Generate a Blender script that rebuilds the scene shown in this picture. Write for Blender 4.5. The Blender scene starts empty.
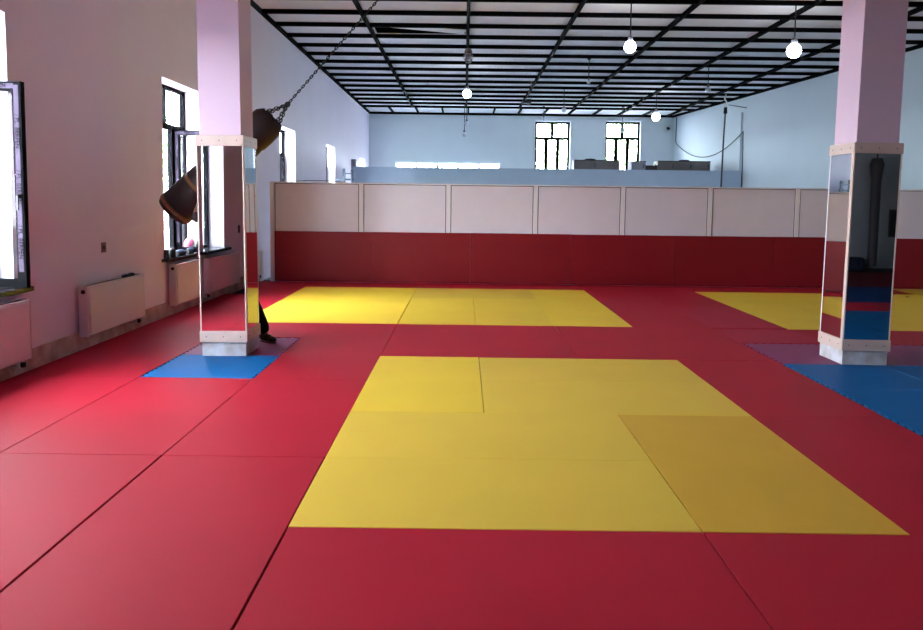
import bpy, bmesh, math, random
from mathutils import Vector, Matrix
random.seed(7)
SC = bpy.context.scene
COL = SC.collection
PI = math.pi

# ------------------------------------------------------------------ materials
def srgb(r, g, b):
    def f(c):
        c /= 255.0
        return c / 12.92 if c <= 0.04045 else ((c + 0.055) / 1.055) ** 2.4
    return (f(r), f(g), f(b), 1.0)

def mat(name, col, rough=0.5, spec=0.5, metal=0.0, var=0.0, vscale=3.0, bump=0.0, bscale=200.0, col2=None, emit=0.0):
    m = bpy.data.materials.new(name)
    m.use_nodes = True
    nt = m.node_tree
    b = nt.nodes['Principled BSDF']
    b.inputs['Base Color'].default_value = col
    b.inputs['Roughness'].default_value = rough
    b.inputs['Specular IOR Level'].default_value = spec
    b.inputs['Metallic'].default_value = metal
    tc = nt.nodes.new('ShaderNodeTexCoord')
    if var > 0 or col2:
        n = nt.nodes.new('ShaderNodeTexNoise')
        n.inputs['Scale'].default_value = vscale
        n.inputs['Detail'].default_value = 4
        nt.links.new(tc.outputs['Object'], n.inputs['Vector'])
        mx = nt.nodes.new('ShaderNodeMix')
        mx.data_type = 'RGBA'
        c2 = col2 if col2 else tuple(max(0, c * (1 - var)) for c in col[:3]) + (1,)
        mx.inputs[6].default_value = col
        mx.inputs[7].default_value = c2
        rp = nt.nodes.new('ShaderNodeMapRange')
        rp.inputs[1].default_value = 0.35
        rp.inputs[2].default_value = 0.65
        nt.links.new(n.outputs['Fac'], rp.inputs[0])
        nt.links.new(rp.outputs[0], mx.inputs[0])
        nt.links.new(mx.outputs[2], b.inputs['Base Color'])
    if bump > 0:
        n2 = nt.nodes.new('ShaderNodeTexNoise')
        n2.inputs['Scale'].default_value = bscale
        nt.links.new(tc.outputs['Object'], n2.inputs['Vector'])
        bp = nt.nodes.new('ShaderNodeBump')
        bp.inputs['Strength'].default_value = bump
        bp.inputs['Distance'].default_value = 0.002
        nt.links.new(n2.outputs['Fac'], bp.inputs['Height'])
        nt.links.new(bp.outputs['Normal'], b.inputs['Normal'])
    if emit > 0:
        b.inputs['Emission Color'].default_value = col
        b.inputs['Emission Strength'].default_value = emit
    return m

M = {}
M['wall'] = mat('white_plaster', srgb(232, 233, 236), 0.75, 0.3, var=0.03, vscale=1.2, bump=0.15, bscale=60)
M['wall_red_bounce'] = mat('white_plaster_red_bounce', srgb(238, 228, 241), 0.75, 0.3, var=0.03, vscale=1.2, bump=0.15, bscale=60)  # white paint; pink bounce from the red floor is put into the colour
M['wall_sky_tint'] = mat('white_plaster_sky_tint', srgb(216, 224, 228), 0.75, 0.3, var=0.03, vscale=1.2, bump=0.15, bscale=60)  # white paint with the bluish daylight of the far room mixed in
M['wall_right'] = mat('right_plaster_sky_tint', srgb(194, 206, 214), 0.75, 0.3, var=0.03, vscale=1.2, bump=0.15, bscale=60)  # right wall's bluish daylight tone painted into its plaster
M['floor_blue'] = mat('dimmed_blue_mats', srgb(6, 48, 92), 0.6, 0.1)  # blue mats, with the dim light of the rear put into the colour
M['floor_red'] = mat('dimmed_red_mats', srgb(96, 12, 28), 0.6, 0.1)  # red mats darkened in colour to stand for dim light
M['reveal'] = mat('white_reveal_plaster', srgb(238, 238, 240), 0.7, 0.3)
M['dark_wall'] = mat('dark_grey_bounce_cut', srgb(140, 144, 150), 0.7, 0.3, var=0.15, vscale=0.8)  # rear and near right walls darkened to cut bounced light
M['ceil'] = mat('ceiling_panel_white', srgb(246, 244, 246), 0.8, 0.2, var=0.05, vscale=0.7)
M['batten'] = mat('black_batten', srgb(4, 4, 6), 0.9, 0.05)
M['void'] = mat('dark_ceiling_void', srgb(10, 10, 12), 0.9, 0.1)
M['concrete'] = mat('dark_subfloor', srgb(30, 28, 30), 0.8, 0.2, var=0.3)
M['floor_far'] = mat('grey_floor', srgb(140, 152, 160), 0.6, 0.3, var=0.1)
M['red'] = mat('red_mat_vinyl', srgb(154, 19, 38), 0.62, 0.12, var=0.07, vscale=1.3, bump=0.25, bscale=260)
M['red2'] = mat('faded_red_mat_vinyl', srgb(158, 30, 52), 0.62, 0.12, var=0.07, vscale=1.3, bump=0.25, bscale=260)
M['yellow'] = mat('yellow_mat_vinyl', srgb(218, 184, 54), 0.6, 0.14, var=0.05, vscale=1.5, bump=0.25, bscale=260)
M['yellow4'] = mat('middle_yellow_mat_vinyl', srgb(211, 178, 54), 0.6, 0.14, var=0.05, vscale=1.5, bump=0.25, bscale=260)
M['yellow2'] = mat('ochre_mat_vinyl', srgb(192, 151, 46), 0.6, 0.14, var=0.06, vscale=1.5, bump=0.25, bscale=260)
M['yellow3'] = mat('pale_yellow_mat_vinyl', srgb(204, 171, 62), 0.6, 0.14, var=0.05, vscale=1.5, bump=0.25, bscale=260)
M['blue'] = mat('blue_foam', srgb(0, 88, 146), 0.6, 0.12, var=0.06, vscale=2, bump=0.3, bscale=180)
M['purple'] = mat('plum_foam', srgb(124, 38, 86), 0.5, 0.2, var=0.08, vscale=2, bump=0.3, bscale=180)
M['pad'] = mat('dark_red_pad_vinyl', srgb(126, 8, 22), 0.55, 0.35, var=0.06, vscale=0.9, bump=0.15, bscale=120)
M['panel'] = mat('pale_melamine', srgb(228, 218, 226), 0.6, 0.3, var=0.03)
M['alu'] = mat('painted_aluminium', srgb(236, 230, 233), 0.45, 0.4)
M['gap'] = mat('dark_seal', srgb(52, 48, 52), 0.7, 0.2)
M['grey_band'] = mat('blue_grey_paint', srgb(170, 186, 204), 0.7, 0.3, var=0.03)
M['marble'] = mat('beige_marble', srgb(206, 190, 182), 0.3, 0.5, vscale=5, col2=srgb(166, 136, 124))
M['grout'] = mat('grout', srgb(130, 112, 108), 0.8, 0.2)
M['stone'] = mat('white_marble', srgb(212, 214, 220), 0.3, 0.5, vscale=6, col2=srgb(176, 170, 166))
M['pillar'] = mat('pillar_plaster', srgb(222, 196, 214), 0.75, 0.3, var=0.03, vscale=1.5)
M['trim'] = mat('pale_wood_trim', srgb(206, 184, 172), 0.5, 0.4, var=0.06, vscale=6)
M['screw'] = mat('screw', srgb(70, 60, 60), 0.5, 0.5)
M['mirror'] = mat('mirror_glass', (0.78, 0.80, 0.80, 1), 0.015, 0.5, metal=1.0)
M['radiator'] = mat('radiator_enamel', srgb(226, 220, 224), 0.35, 0.5)
M['rad_dark'] = mat('radiator_slots', srgb(60, 56, 60), 0.6, 0.3)
M['frame'] = mat('anthracite_window_profile', srgb(4, 4, 6), 0.8, 0.04)
M['film'] = mat('protective_film', srgb(70, 63, 76), 0.8, 0.04, var=0.12, vscale=20)
M['print'] = mat('black_print', srgb(3, 3, 4), 0.9, 0.0)
M['sill'] = mat('black_granite', srgb(28, 27, 30), 0.2, 0.5)
M['black'] = mat('black_plastic', srgb(18, 18, 22), 0.5, 0.4)
M['navy'] = mat('navy_cloth', srgb(34, 40, 62), 0.8, 0.2, var=0.2, vscale=20)
M['pink'] = mat('pink_cloth', srgb(222, 92, 128), 0.8, 0.2)
M['leather'] = mat('dark_brown_leather', srgb(36, 17, 20), 0.55, 0.4, var=0.25, vscale=9, bump=0.3, bscale=60)
M['tan'] = mat('tan_band', srgb(150, 108, 74), 0.6, 0.3, var=0.25, vscale=30)
M['chain'] = mat('dark_steel_chain', srgb(34, 31, 34), 0.5, 0.5, metal=0.4)
M['wire'] = mat('black_wire', srgb(26, 26, 32), 0.6, 0.3)
M['socket'] = mat('lamp_socket_grey', srgb(120, 120, 128), 0.5, 0.4)
M['bulb_off'] = mat('unlit_white_bulb', srgb(210, 216, 226), 0.35, 0.5)
M['bulb_on'] = mat('lit_white_bulb', (0.86, 0.93, 1.0, 1), 0.4, 0.5, emit=45.0)
M['cabinet'] = mat('grey_brown_board', srgb(112, 106, 104), 0.6, 0.3, var=0.1)
M['cabinet_dark'] = mat('dark_brown_board', srgb(62, 56, 54), 0.6, 0.3)
M['cabinet_grey'] = mat('grey_board', srgb(128, 130, 138), 0.6, 0.3)
M['rope'] = mat('dark_rope', srgb(72, 68, 72), 0.8, 0.2)
M['steel'] = mat('blue_grey_steel', srgb(52, 62, 78), 0.5, 0.5)
M['brown_plate'] = mat('brown_plate', srgb(120, 84, 78), 0.6, 0.3)
M['skin'] = mat('skin', srgb(196, 146, 122), 0.55, 0.4)
M['hair'] = mat('dark_hair', srgb(30, 24, 22), 0.6, 0.3)
M['shirt'] = mat('grey_brown_shirt', srgb(112, 96, 98), 0.85, 0.2, var=0.1, vscale=12)
M['trousers'] = mat('black_trousers', srgb(24, 21, 24), 0.9, 0.15, var=0.2, vscale=10)
M['shoe'] = mat('dark_brown_shoe', srgb(56, 38, 36), 0.6, 0.3)
M['sole'] = mat('brown_sole', srgb(120, 92, 84), 0.7, 0.3)
M['eye'] = mat('eye_white', srgb(225, 222, 218), 0.3, 0.5)
M['lips'] = mat('lips', srgb(160, 92, 86), 0.5, 0.4)
M['bark'] = mat('bark', srgb(104, 88, 74), 0.9, 0.1, var=0.3, vscale=8)
M['leaf'] = mat('green_leaves', srgb(96, 142, 84), 0.6, 0.3, vscale=1.5, col2=srgb(140, 178, 110))
M['ground'] = mat('pale_yard', srgb(176, 176, 184), 0.9, 0.1, var=0.15, vscale=0.5)

def glass():
    m = bpy.data.materials.new('window_glass')
    m.use_nodes = True
    nt = m.node_tree
    nt.nodes.clear()
    o = nt.nodes.new('ShaderNodeOutputMaterial')
    t = nt.nodes.new('ShaderNodeBsdfTransparent')
    t.inputs[0].default_value = (0.95, 0.97, 0.97, 1)
    g = nt.nodes.new('ShaderNodeBsdfGlossy')
    g.inputs['Roughness'].default_value = 0.02
    fr = nt.nodes.new('ShaderNodeFresnel')
    fr.inputs[0].default_value = 1.3
    mx = nt.nodes.new('ShaderNodeMixShader')
    ge = nt.nodes.new('ShaderNodeNewGeometry')
    om = nt.nodes.new('ShaderNodeMath')
    om.operation = 'SUBTRACT'
    om.inputs[0].default_value = 1.0
    ml = nt.nodes.new('ShaderNodeMath')
    ml.operation = 'MULTIPLY'
    nt.links.new(ge.outputs['Backfacing'], om.inputs[1])
    nt.links.new(om.outputs[0], ml.inputs[0])
    nt.links.new(fr.outputs[0], ml.inputs[1])
    nt.links.new(ml.outputs[0], mx.inputs[0])
    nt.links.new(t.outputs[0], mx.inputs[1])
    nt.links.new(g.outputs[0], mx.inputs[2])
    nt.links.new(mx.outputs[0], o.inputs[0])
    return m
M['glass'] = glass()

# ------------------------------------------------------------------ geometry helpers
def box(bm, x0, x1, y0, y1, z0, z1, mi=0, mtx=None):
    vs = [Vector((x, y, z)) for x in (x0, x1) for y in (y0, y1) for z in (z0, z1)]
    if mtx:
        vs = [mtx @ v for v in vs]
    v = [bm.verts.new(c) for c in vs]
    for f in ((0, 1, 3, 2), (4, 6, 7, 5), (0, 4, 5, 1), (2, 3, 7, 6), (0, 2, 6, 4), (1, 5, 7, 3)):
        fc = bm.faces.new([v[i] for i in f])
        fc.material_index = mi
    return v

def BX(*b):
    bm = bmesh.new()
    for a in b:
        box(bm, *a)
    return bm

def bevel(bm, off, seg=2, filt=None):
    es = [e for e in bm.edges if (filt is None or filt(e))]
    bmesh.ops.bevel(bm, geom=es, offset=off, segments=seg, affect='EDGES', profile=0.6)
    return bm

def tube(bm, pts, r, n=8, cap=True, mi=0):
    pts = [Vector(p) for p in pts]
    rs = r if isinstance(r, (list, tuple)) else [r] * len(pts)
    rings = []
    t0 = (pts[1] - pts[0]).normalized()
    ref = Vector((0, 0, 1)) if abs(t0.z) < 0.9 else Vector((1, 0, 0))
    nrm = (ref - ref.dot(t0) * t0).normalized()
    for i, p in enumerate(pts):
        if i == 0:
            t = t0
        elif i == len(pts) - 1:
            t = (pts[i] - pts[i - 1]).normalized()
        else:
            t = (pts[i + 1] - pts[i - 1]).normalized()
        nrm = (nrm - nrm.dot(t) * t).normalized()
        b = t.cross(nrm)
        rings.append([bm.verts.new(p + rs[i] * (math.cos(2 * PI * k / n) * nrm + math.sin(2 * PI * k / n) * b)) for k in range(n)])
    for a, b in zip(rings, rings[1:]):
        for k in range(n):
            f = bm.faces.new((a[k], a[(k + 1) % n], b[(k + 1) % n], b[k]))
            f.smooth = True
            f.material_index = mi
    if cap:
        bm.faces.new(list(reversed(rings[0]))).material_index = mi
        bm.faces.new(rings[-1]).material_index = mi
    return bm

def lathe(bm, prof, n=20, mtx=None, mi=0):
    """prof: (radius, z) list, spun about Z; radius 0 ends close to a point"""
    rings = []
    for r, z in prof:
        if r < 1e-6:
            rings.append([bm.verts.new(Vector((0, 0, z)))])
        else:
            rings.append([bm.verts.new(Vector((r * math.cos(2 * PI * k / n), r * math.sin(2 * PI * k / n), z))) for k in range(n)])
    for a, b in zip(rings, rings[1:]):
        for k in range(n):
            k2 = (k + 1) % n
            if len(a) == 1 and len(b) == 1:
                continue
            if len(a) == 1:
                f = bm.faces.new((a[0], b[k2], b[k]))
            elif len(b) == 1:
                f = bm.faces.new((a[k], a[k2], b[0]))
            else:
                f = bm.faces.new((a[k], a[k2], b[k2], b[k]))
            f.smooth = True
            f.material_index = mi
    if mtx:
        vv = [v for r in rings for v in r]
        for v in vv:
            v.co = mtx @ v.co
    return bm

def prism(bm, poly, z0, z1):
    a = [bm.verts.new((x, y, z0)) for x, y in poly]
    b = [bm.verts.new((x, y, z1)) for x, y in poly]
    n = len(poly)
    bm.faces.new(list(reversed(a)))
    bm.faces.new(b)
    for i in range(n):
        bm.faces.new((a[i], a[(i + 1) % n], b[(i + 1) % n], b[i]))
    return bm

def ell(bm, c, r, mtx=None, u=16, v=10):
    res = bmesh.ops.create_uvsphere(bm, u_segments=u, v_segments=v, radius=1)
    for w in res['verts']:
        w.co = Vector((w.co.x * r[0], w.co.y * r[1], w.co.z * r[2]))
        if mtx:
            w.co = mtx @ w.co
        w.co += Vector(c)
        for f in w.link_faces:
            f.smooth = True
    return bm

def obj(name, bm, m, parent=None, origin=None):
    """ONE mesh object; coordinates given in world space, parents have identity rotation."""
    me = bpy.data.meshes.new(name)
    bmesh.ops.recalc_face_normals(bm, faces=bm.faces[:])
    bm.to_mesh(me)
    bm.free()
    for k in (m if isinstance(m, (list, tuple)) else [m]):
        me.materials.append(M[k] if isinstance(k, str) else k)
    o = bpy.data.objects.new(name, me)
    COL.objects.link(o)
    if parent:
        off = world_loc(parent)
        me.transform(Matrix.Translation(-off))
        o.parent = parent
    elif origin is not None:
        me.transform(Matrix.Translation(-Vector(origin)))
        o.location = origin
    return o

def world_loc(o):
    v = Vector(o.location)
    while o.parent:
        o = o.parent
        v += Vector(o.location)
    return v

def tag(o, label, cat, group=None):
    o['label'] = label
    o['category'] = cat
    if group:
        o['group'] = group
    return o

def thing(name, label, cat, loc, group=None):
    o = bpy.data.objects.new(name, None)
    o.empty_display_size = 0.1
    o.location = loc
    COL.objects.link(o)
    return tag(o, label, cat, group)

def struct(name, bm, m, parent=None):
    o = obj(name, bm, m, parent)
    if not parent:
        o['kind'] = 'structure'
    return o

def structE(name, loc):
    o = bpy.data.objects.new(name, None)
    o.location = loc
    o['kind'] = 'structure'
    COL.objects.link(o)
    return o

def dup(root, loc, label=None, group=None):
    r = root.copy()
    COL.objects.link(r)
    r.location = loc
    if label:
        r['label'] = label
    if group:
        r['group'] = group
    for ch in list(root.children):
        c = ch.copy()
        COL.objects.link(c)
        c.parent = r
        for g in list(ch.children):
            d = g.copy()
            COL.objects.link(d)
            d.parent = c
    return r

# ------------------------------------------------------------------ camera (solved from the mat grid)
FPX, CYP, PITCH, ROLL, YAW, HCAM = 759.4178, 260.716, 0.0793236, 0.0122227, -0.0022769, 1.57874
sy, cy_, sp, cp = math.sin(YAW), math.cos(YAW), math.sin(PITCH), math.cos(PITCH)
F = Vector((sy * cp, cy_ * cp, -sp))
R0 = Vector((cy_, -sy, 0))
U0 = R0.cross(F)
Rr = math.cos(ROLL) * R0 + math.sin(ROLL) * U0
Ur = -math.sin(ROLL) * R0 + math.cos(ROLL) * U0
cam = bpy.data.cameras.new('camera')
co = bpy.data.objects.new('camera', cam)
COL.objects.link(co)
mw = Matrix((( Rr.x, Ur.x, -F.x, 0), (Rr.y, Ur.y, -F.y, 0), (Rr.z, Ur.z, -F.z, HCAM), (0, 0, 0, 1)))
co.matrix_world = mw
cam.sensor_width = 36
cam.lens = FPX / 923 * 36
cam.shift_y = (CYP - 315.0) / 923
cam.clip_start = 0.05
cam.clip_end = 300
SC.camera = co

# ------------------------------------------------------------------ room dimensions
LX = -3.93            # left wall inner face
WT = 0.32             # its thickness
BY = 31.5             # back wall
FY = -4.7             # wall behind the camera
CH = 5.15             # ceiling panels
def RX(y):            # the slanting right wall
    return 10.11 - 0.1075 * (y - 17.15)

ZS, ZT = 0.76, 3.13   # sill and head of the left windows
LEFTW = [(2.5, 3.5), (5.35, 6.60), (9.97, 11.46), (16.28, 17.76), (21.72, 23.2), (28.68, 30.15)]
bm = bmesh.new()
y = FY - 0.3
for a, b in LEFTW:
    box(bm, LX - WT, LX, y, a, -0.04, CH + 0.3)
    box(bm, LX - WT, LX, a, b, -0.04, ZS)
    box(bm, LX - WT, LX, a, b, ZT, CH + 0.3)
    y = b
box(bm, LX - WT, LX, y, BY + 0.3, -0.04, CH + 0.3)
struct('wall_left', bm, 'wall_red_bounce')

# back wall with the high windows of the gallery
BACKW = [(2.89, 4.33, 2.45, 4.85), (5.78, 7.22, 2.45, 4.88)]
STRIP = (-2.84, 1.46, 2.2, 3.13)
bm = bmesh.new()
t0, t1 = BY, BY + 0.3
xl, xr = LX - WT, RX(BY) + 0.4
box(bm, xl, STRIP[0], t0, t1, -0.04, CH + 0.3)
box(bm, STRIP[0], STRIP[1], t0, t1, -0.04, STRIP[2])
box(bm, STRIP[0], STRIP[1], t0, t1, STRIP[3], CH + 0.3)
x = STRIP[1]
for a, b, z0, z1 in BACKW:
    box(bm, x, a, t0, t1, -0.04, CH + 0.3)
    box(bm, a, b, t0, t1, -0.04, z0)
    box(bm, a, b, t0, t1, z1, CH + 0.3)
    x = b
box(bm, x, xr, t0, t1, -0.04, CH + 0.3)
struct('wall_back', bm, 'wall_sky_tint')
bm = bmesh.new()
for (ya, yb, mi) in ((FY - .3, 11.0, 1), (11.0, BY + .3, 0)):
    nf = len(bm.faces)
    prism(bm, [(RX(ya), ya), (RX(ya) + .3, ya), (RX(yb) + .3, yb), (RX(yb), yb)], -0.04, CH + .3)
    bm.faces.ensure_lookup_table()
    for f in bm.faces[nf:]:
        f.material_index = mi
# shallow pilaster on the right wall beside the gallery
prism(bm, [(RX(25.9) - .06, 25.9), (RX(25.9) + .1, 25.9), (RX(25.5) + .1, 25.5), (RX(25.5) - .06, 25.5)], 2.0, 4.6)
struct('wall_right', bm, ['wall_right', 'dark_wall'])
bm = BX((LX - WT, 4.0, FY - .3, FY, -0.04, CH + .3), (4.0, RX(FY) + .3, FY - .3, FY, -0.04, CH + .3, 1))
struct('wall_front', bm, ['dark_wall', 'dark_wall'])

# floors
struct('floor', BX((LX, RX(FY), FY, 14.9, -0.30, -0.04)), 'concrete')
bm = BX((LX, RX(14.9) + .1, 14.9, BY, -0.30, -0.03))
struct('floor', bm, 'floor_far')

# ceiling panels with one opening where a panel has dropped
SAG = (-1.92, 0.02, 15.78, 16.74)
bm = bmesh.new()
XR = RX(FY) + .3
box(bm, LX - .05, SAG[0], FY - .2, BY + .2, CH, CH + .012)
box(bm, SAG[1], XR, FY - .2, BY + .2, CH, CH + .012)
box(bm, SAG[0], SAG[1], FY - .2, SAG[2], CH, CH + .012)
box(bm, SAG[0], SAG[1], SAG[3], BY + .2, CH, CH + .012)
struct('ceiling', bm, 'ceil')
struct('ceiling', BX((SAG[0] - .3, SAG[1] + .3, SAG[2] - .3, SAG[3] + .3, CH + .25, CH + .27),
                     (SAG[0] - .3, SAG[0] - .28, SAG[2] - .3, SAG[3] + .3, CH + .012, CH + .25),
                     (SAG[1] + .28, SAG[1] + .3, SAG[2] - .3, SAG[3] + .3, CH + .012, CH + .25),
                     (SAG[0] - .3, SAG[1] + .3, SAG[2] - .3, SAG[2] - .28, CH + .012, CH + .25),
                     (SAG[0] - .3, SAG[1] + .3, SAG[3] + .28, SAG[3] + .3, CH + .012, CH + .25)), 'void')
# black battens: cross battens, long battens, doubled in the last bay
bm = bmesh.new()
ZB = 5.072
ys = [13.70 + 1.035 * k for k in range(-17, 16)]
for yy in ys:
    box(bm, LX, RX(yy) + .05, yy - .036, yy + .036, ZB, CH + .002)
box(bm, LX, RX(BY) + .05, BY - .07, BY, ZB - .01, CH + .002)
xs = [0.04 + 2.03 * k for k in range(-1, 7)]
for xx in xs:
    # stop where the batten meets the slanting wall
    ye = ys[-1]
    if xx > RX(ye):
        ye = 17.15 + (10.11 - xx) / 0.1075
    box(bm, xx - .033, xx + .033, FY, ye, ZB, CH + .002)
xx = -3.93 + 1.015
while xx < 8.6:
    box(bm, xx - .03, xx + .03, ys[-1], BY - .03, ZB, CH + .002)
    xx += 1.015
box(bm, LX, LX + .06, FY, BY, ZB, CH + .002)
prism(bm, [(RX(FY) - .07, FY), (RX(FY) + .02, FY), (RX(BY) + .02, BY), (RX(BY) - .07, BY)], ZB, CH + .002)
struct('trim_1', bm, 'batten')

# the dropped panel
sag = thing('ceiling_panel', 'white ceiling panel sagging crookedly out of the batten grid', 'ceiling panel', ((SAG[0] + SAG[1]) / 2, 16.1, 5.1))
bm = bmesh.new()
def quadbox(bm, p, th):
    a = [bm.verts.new(Vector(q)) for q in p]
    b = [bm.verts.new(Vector(q) + Vector((0, 0, th))) for q in p]
    bm.faces.new(a); bm.faces.new(list(reversed(b)))
    for i in range(4):
        bm.faces.new((a[i], a[(i + 1) % 4], b[(i + 1) % 4], b[i]))
quadbox(bm, [(-1.88, 15.82, 5.142), (0.0, 16.24, 5.132), (0.0, 16.62, 5.125), (-1.88, 16.0, 5.138)], .012)
obj('panel_sheet', bm, 'ceil', sag)
bm = bmesh.new()
tube(bm, [(-.02, 16.4, 5.095), (-.04, 16.2, 5.39)], .008)
obj('hanger_wire', bm, 'wire', sag)

# baseboards
bm = bmesh.new()
y = FY + .05
k = 0
tiles = []
while y < 14.3:
    L = 0.62
    box(bm, LX, LX + .022, y + .003, y + L - .003, -0.04, .185)
    y += L
box(bm, LX, LX + .016, FY + .05, 14.4, -0.04, .183, 1)
struct('baseboard_left', bm, ['marble', 'grout'])
bm = bmesh.new()
for (ya, yb) in ((FY, 14.3),):
    prism(bm, [(RX(ya) - .02, ya), (RX(ya), ya), (RX(yb), yb), (RX(yb) - .02, yb)], -0.04, .18)
struct('baseboard_right', bm, 'marble')

# ------------------------------------------------------------------ windows
def text_mesh(name, s, size, m, parent, mtx):
    cu = bpy.data.curves.new(name, 'FONT')
    cu.body = s
    cu.size = size
    cu.align_x = 'CENTER'
    cu.align_y = 'CENTER'
    cu.extrude = 0.0008
    t = bpy.data.objects.new(name, cu)
    COL.objects.link(t)
    bpy.context.view_layer.update()
    me = bpy.data.meshes.new_from_object(t.evaluated_get(bpy.context.evaluated_depsgraph_get()))
    bpy.data.objects.remove(t)
    me.transform(mtx)
    me.transform(Matrix.Translation(-world_loc(parent)))
    me.materials.clear()
    me.materials.append(M[m])
    o = bpy.data.objects.new(name, me)
    COL.objects.link(o)
    o.parent = parent
    return o

def glazed_frame(bm, axis, u0, u1, z0, z1, d0, d1, t):
    """rectangular profile ring; axis 'y': plane across Y,Z at X d0..d1 ; axis 'x': plane across X,Z at Y d0..d1"""
    def b(a0, a1, c0, c1):
        if axis == 'y':
            box(bm, d0, d1, a0, a1, c0, c1)
        else:
            box(bm, a0, a1, d0, d1, c0, c1)
    b(u0, u0 + t, z0, z1)
    b(u1 - t, u1, z0, z1)
    b(u0 + t, u1 - t, z0, z0 + t)
    b(u0 + t, u1 - t, z1 - t, z1)
    return b

def pane(name, axis, u0, u1, z0, z1, d, parent):
    bm = bmesh.new()
    if axis == 'y':
        box(bm, d - .004, d + .004, u0, u1, z0, z1)
    else:
        box(bm, u0, u1, d - .004, d + .004, z0, z1)
    return obj(name, bm, 'glass', parent)

def left_window(n, y0, y1, opened):
    w = structE('window_%d' % n, (LX - .2, (y0 + y1) / 2, ZS))
    d0, d1 = LX - WT + .0, LX - WT + .07
    dm = (d0 + d1) / 2
    zt = 2.565
    bm = bmesh.new()
    T = .05
    b = glazed_frame(bm, 'y', y0, y1, ZS, ZT, d0, d1, T)
    b(y0 + T, y1 - T, zt - .04, zt + .04)
    ym = (y0 + y1) / 2
    b(ym - .03, ym + .03, zt + .04, ZT - T)
    th = (y1 - y0) / 3
    for k in (1, 2):
        b(y0 + k * th - .035, y0 + k * th + .035, ZS + T, zt - .04)
    obj('window_frame', bm, 'frame', w)
    pane('pane', 'y', y0 + T, ym - .03, zt + .04, ZT - T, dm, w)
    pane('pane', 'y', ym + .03, y1 - T, zt + .04, ZT - T, dm, w)
    pane('pane', 'y', y0 + T, y0 + th - .035, ZS + T, zt - .04, dm, w)
    pane('pane', 'y', y0 + th + .035, y0 + 2 * th - .035, ZS + T, zt - .04, dm, w)
    ua, ub = y0 + 2 * th + .035, y1 - T
    if not opened:
        bm = bmesh.new()
        glazed_frame(bm, 'y', ua, ub, ZS + T, zt - .04, d0 + .01, d1 + .015, .055)
        s = obj('sash', bm, 'frame', w)
        pane('pane', 'y', ua + .055, ub - .055, ZS + T + .055, zt - .095, dm, s)
    else:
        # sash swung inwards, hinged on the far jamb, standing square to the wall
        wd = ub - ua
        x0, x1 = d1, d1 + .425
        yc = ub - .03 if n == 2 else ua + .03
        bm = bmesh.new()
        z0, z1 = ZS + .02, zt - .03
        glazed_frame(bm, 'x', x0, x1, z0, z1, yc - .03, yc + .03, .075)
        s = obj('sash', bm, 'frame', w)
        pane('pane', 'x', x0 + .07, x1 - .07, z0 + .07, z1 - .07, yc, s)
        bm = bmesh.new()
        yf = yc - .0315
        box(bm, x1 - .060, x1 - .018, yf - .001, yf + .001, z0 + .14, z1 - .03)
        box(bm, x0 + .05, x1 - .06, yf - .001, yf + .001, z1 - .060, z1 - .018)
        box(bm, x0 + .018, x0 + .060, yf - .001, yf + .001, z0 + .14, z1 - .03)
        f = obj('protective_film', bm, 'film', s)
        for xc in (x1 - .039, x0 + .039):
            for zc in (z1 - .42, z1 - .89, z1 - 1.36):
                text_mesh('film_print', '/ PL  BERPEN', .052, 'print', s,
                          Matrix.Translation((xc, yf - .0022, zc)) @ Matrix.Rotation(PI / 2, 4, 'Y') @ Matrix.Rotation(PI / 2, 4, 'X'))
        text_mesh('film_print', 'BERPEN', .045, 'print', s,
                  Matrix.Translation((x1 - .2, yf - .0022, z1 - .036)) @ Matrix.Rotation(PI / 2, 4, 'X'))
        bm = bmesh.new()
        box(bm, x1 - .05, x1 - .02, yf - .03, yf, 1.55, 1.58)
        box(bm, x1 - .045, x1 - .025, yf - .045, yf - .03, 1.45, 1.58)
        obj('handle', bm, 'black', s)
    bm = BX((LX - WT + .06, LX + .085, y0 - .13, y1 + .13, ZS - .035, ZS + .004))
    # the slab only notches past the jambs in front of the wall
    bm.free()
    bm = bmesh.new()
    prism(bm, [(LX - WT + .06, y0), (LX, y0), (LX, y0 - .12), (LX + .085, y0 - .12), (LX + .085, y1 + .16), (LX, y1 + .16), (LX, y1), (LX - WT + .06, y1)], ZS - .036, ZS + .006)
    obj('window_sill', bm, 'sill', w)
    return w

for i, (a, b) in enumerate(LEFTW):
    left_window(i + 1, a, b, i in (1, 2))

def back_window(n, x0, x1, z0, z1):
    w = structE('window_%d' % n, ((x0 + x1) / 2, BY + .2, z0))
    d0, d1 = BY + .2, BY + .27
    dm = (d0 + d1) / 2
    zt = z1 - .68
    T = .09
    bm = bmesh.new()
    b = glazed_frame(bm, 'x', x0, x1, z0, z1, d0, d1, T)
    b(x0 + T, x1 - T, zt - .06, zt + .06)
    xm = (x0 + x1) / 2
    b(xm - .065, xm + .065, zt + .045, z1 - T)
    th = (x1 - x0) / 3
    for k in (1, 2):
        b(x0 + k * th - .075, x0 + k * th + .075, z0 + T, zt - .045)
    obj('window_frame', bm, 'frame', w)
    pane('pane', 'x', x0 + T, xm - .045, zt + .045, z1 - T, dm, w)
    pane('pane', 'x', xm + .045, x1 - T, zt + .045, z1 - T, dm, w)
    for k in range(3):
        pane('pane', 'x', x0 + k * th + .05, x0 + (k + 1) * th - .05, z0 + T, zt - .045, dm, w)

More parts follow.
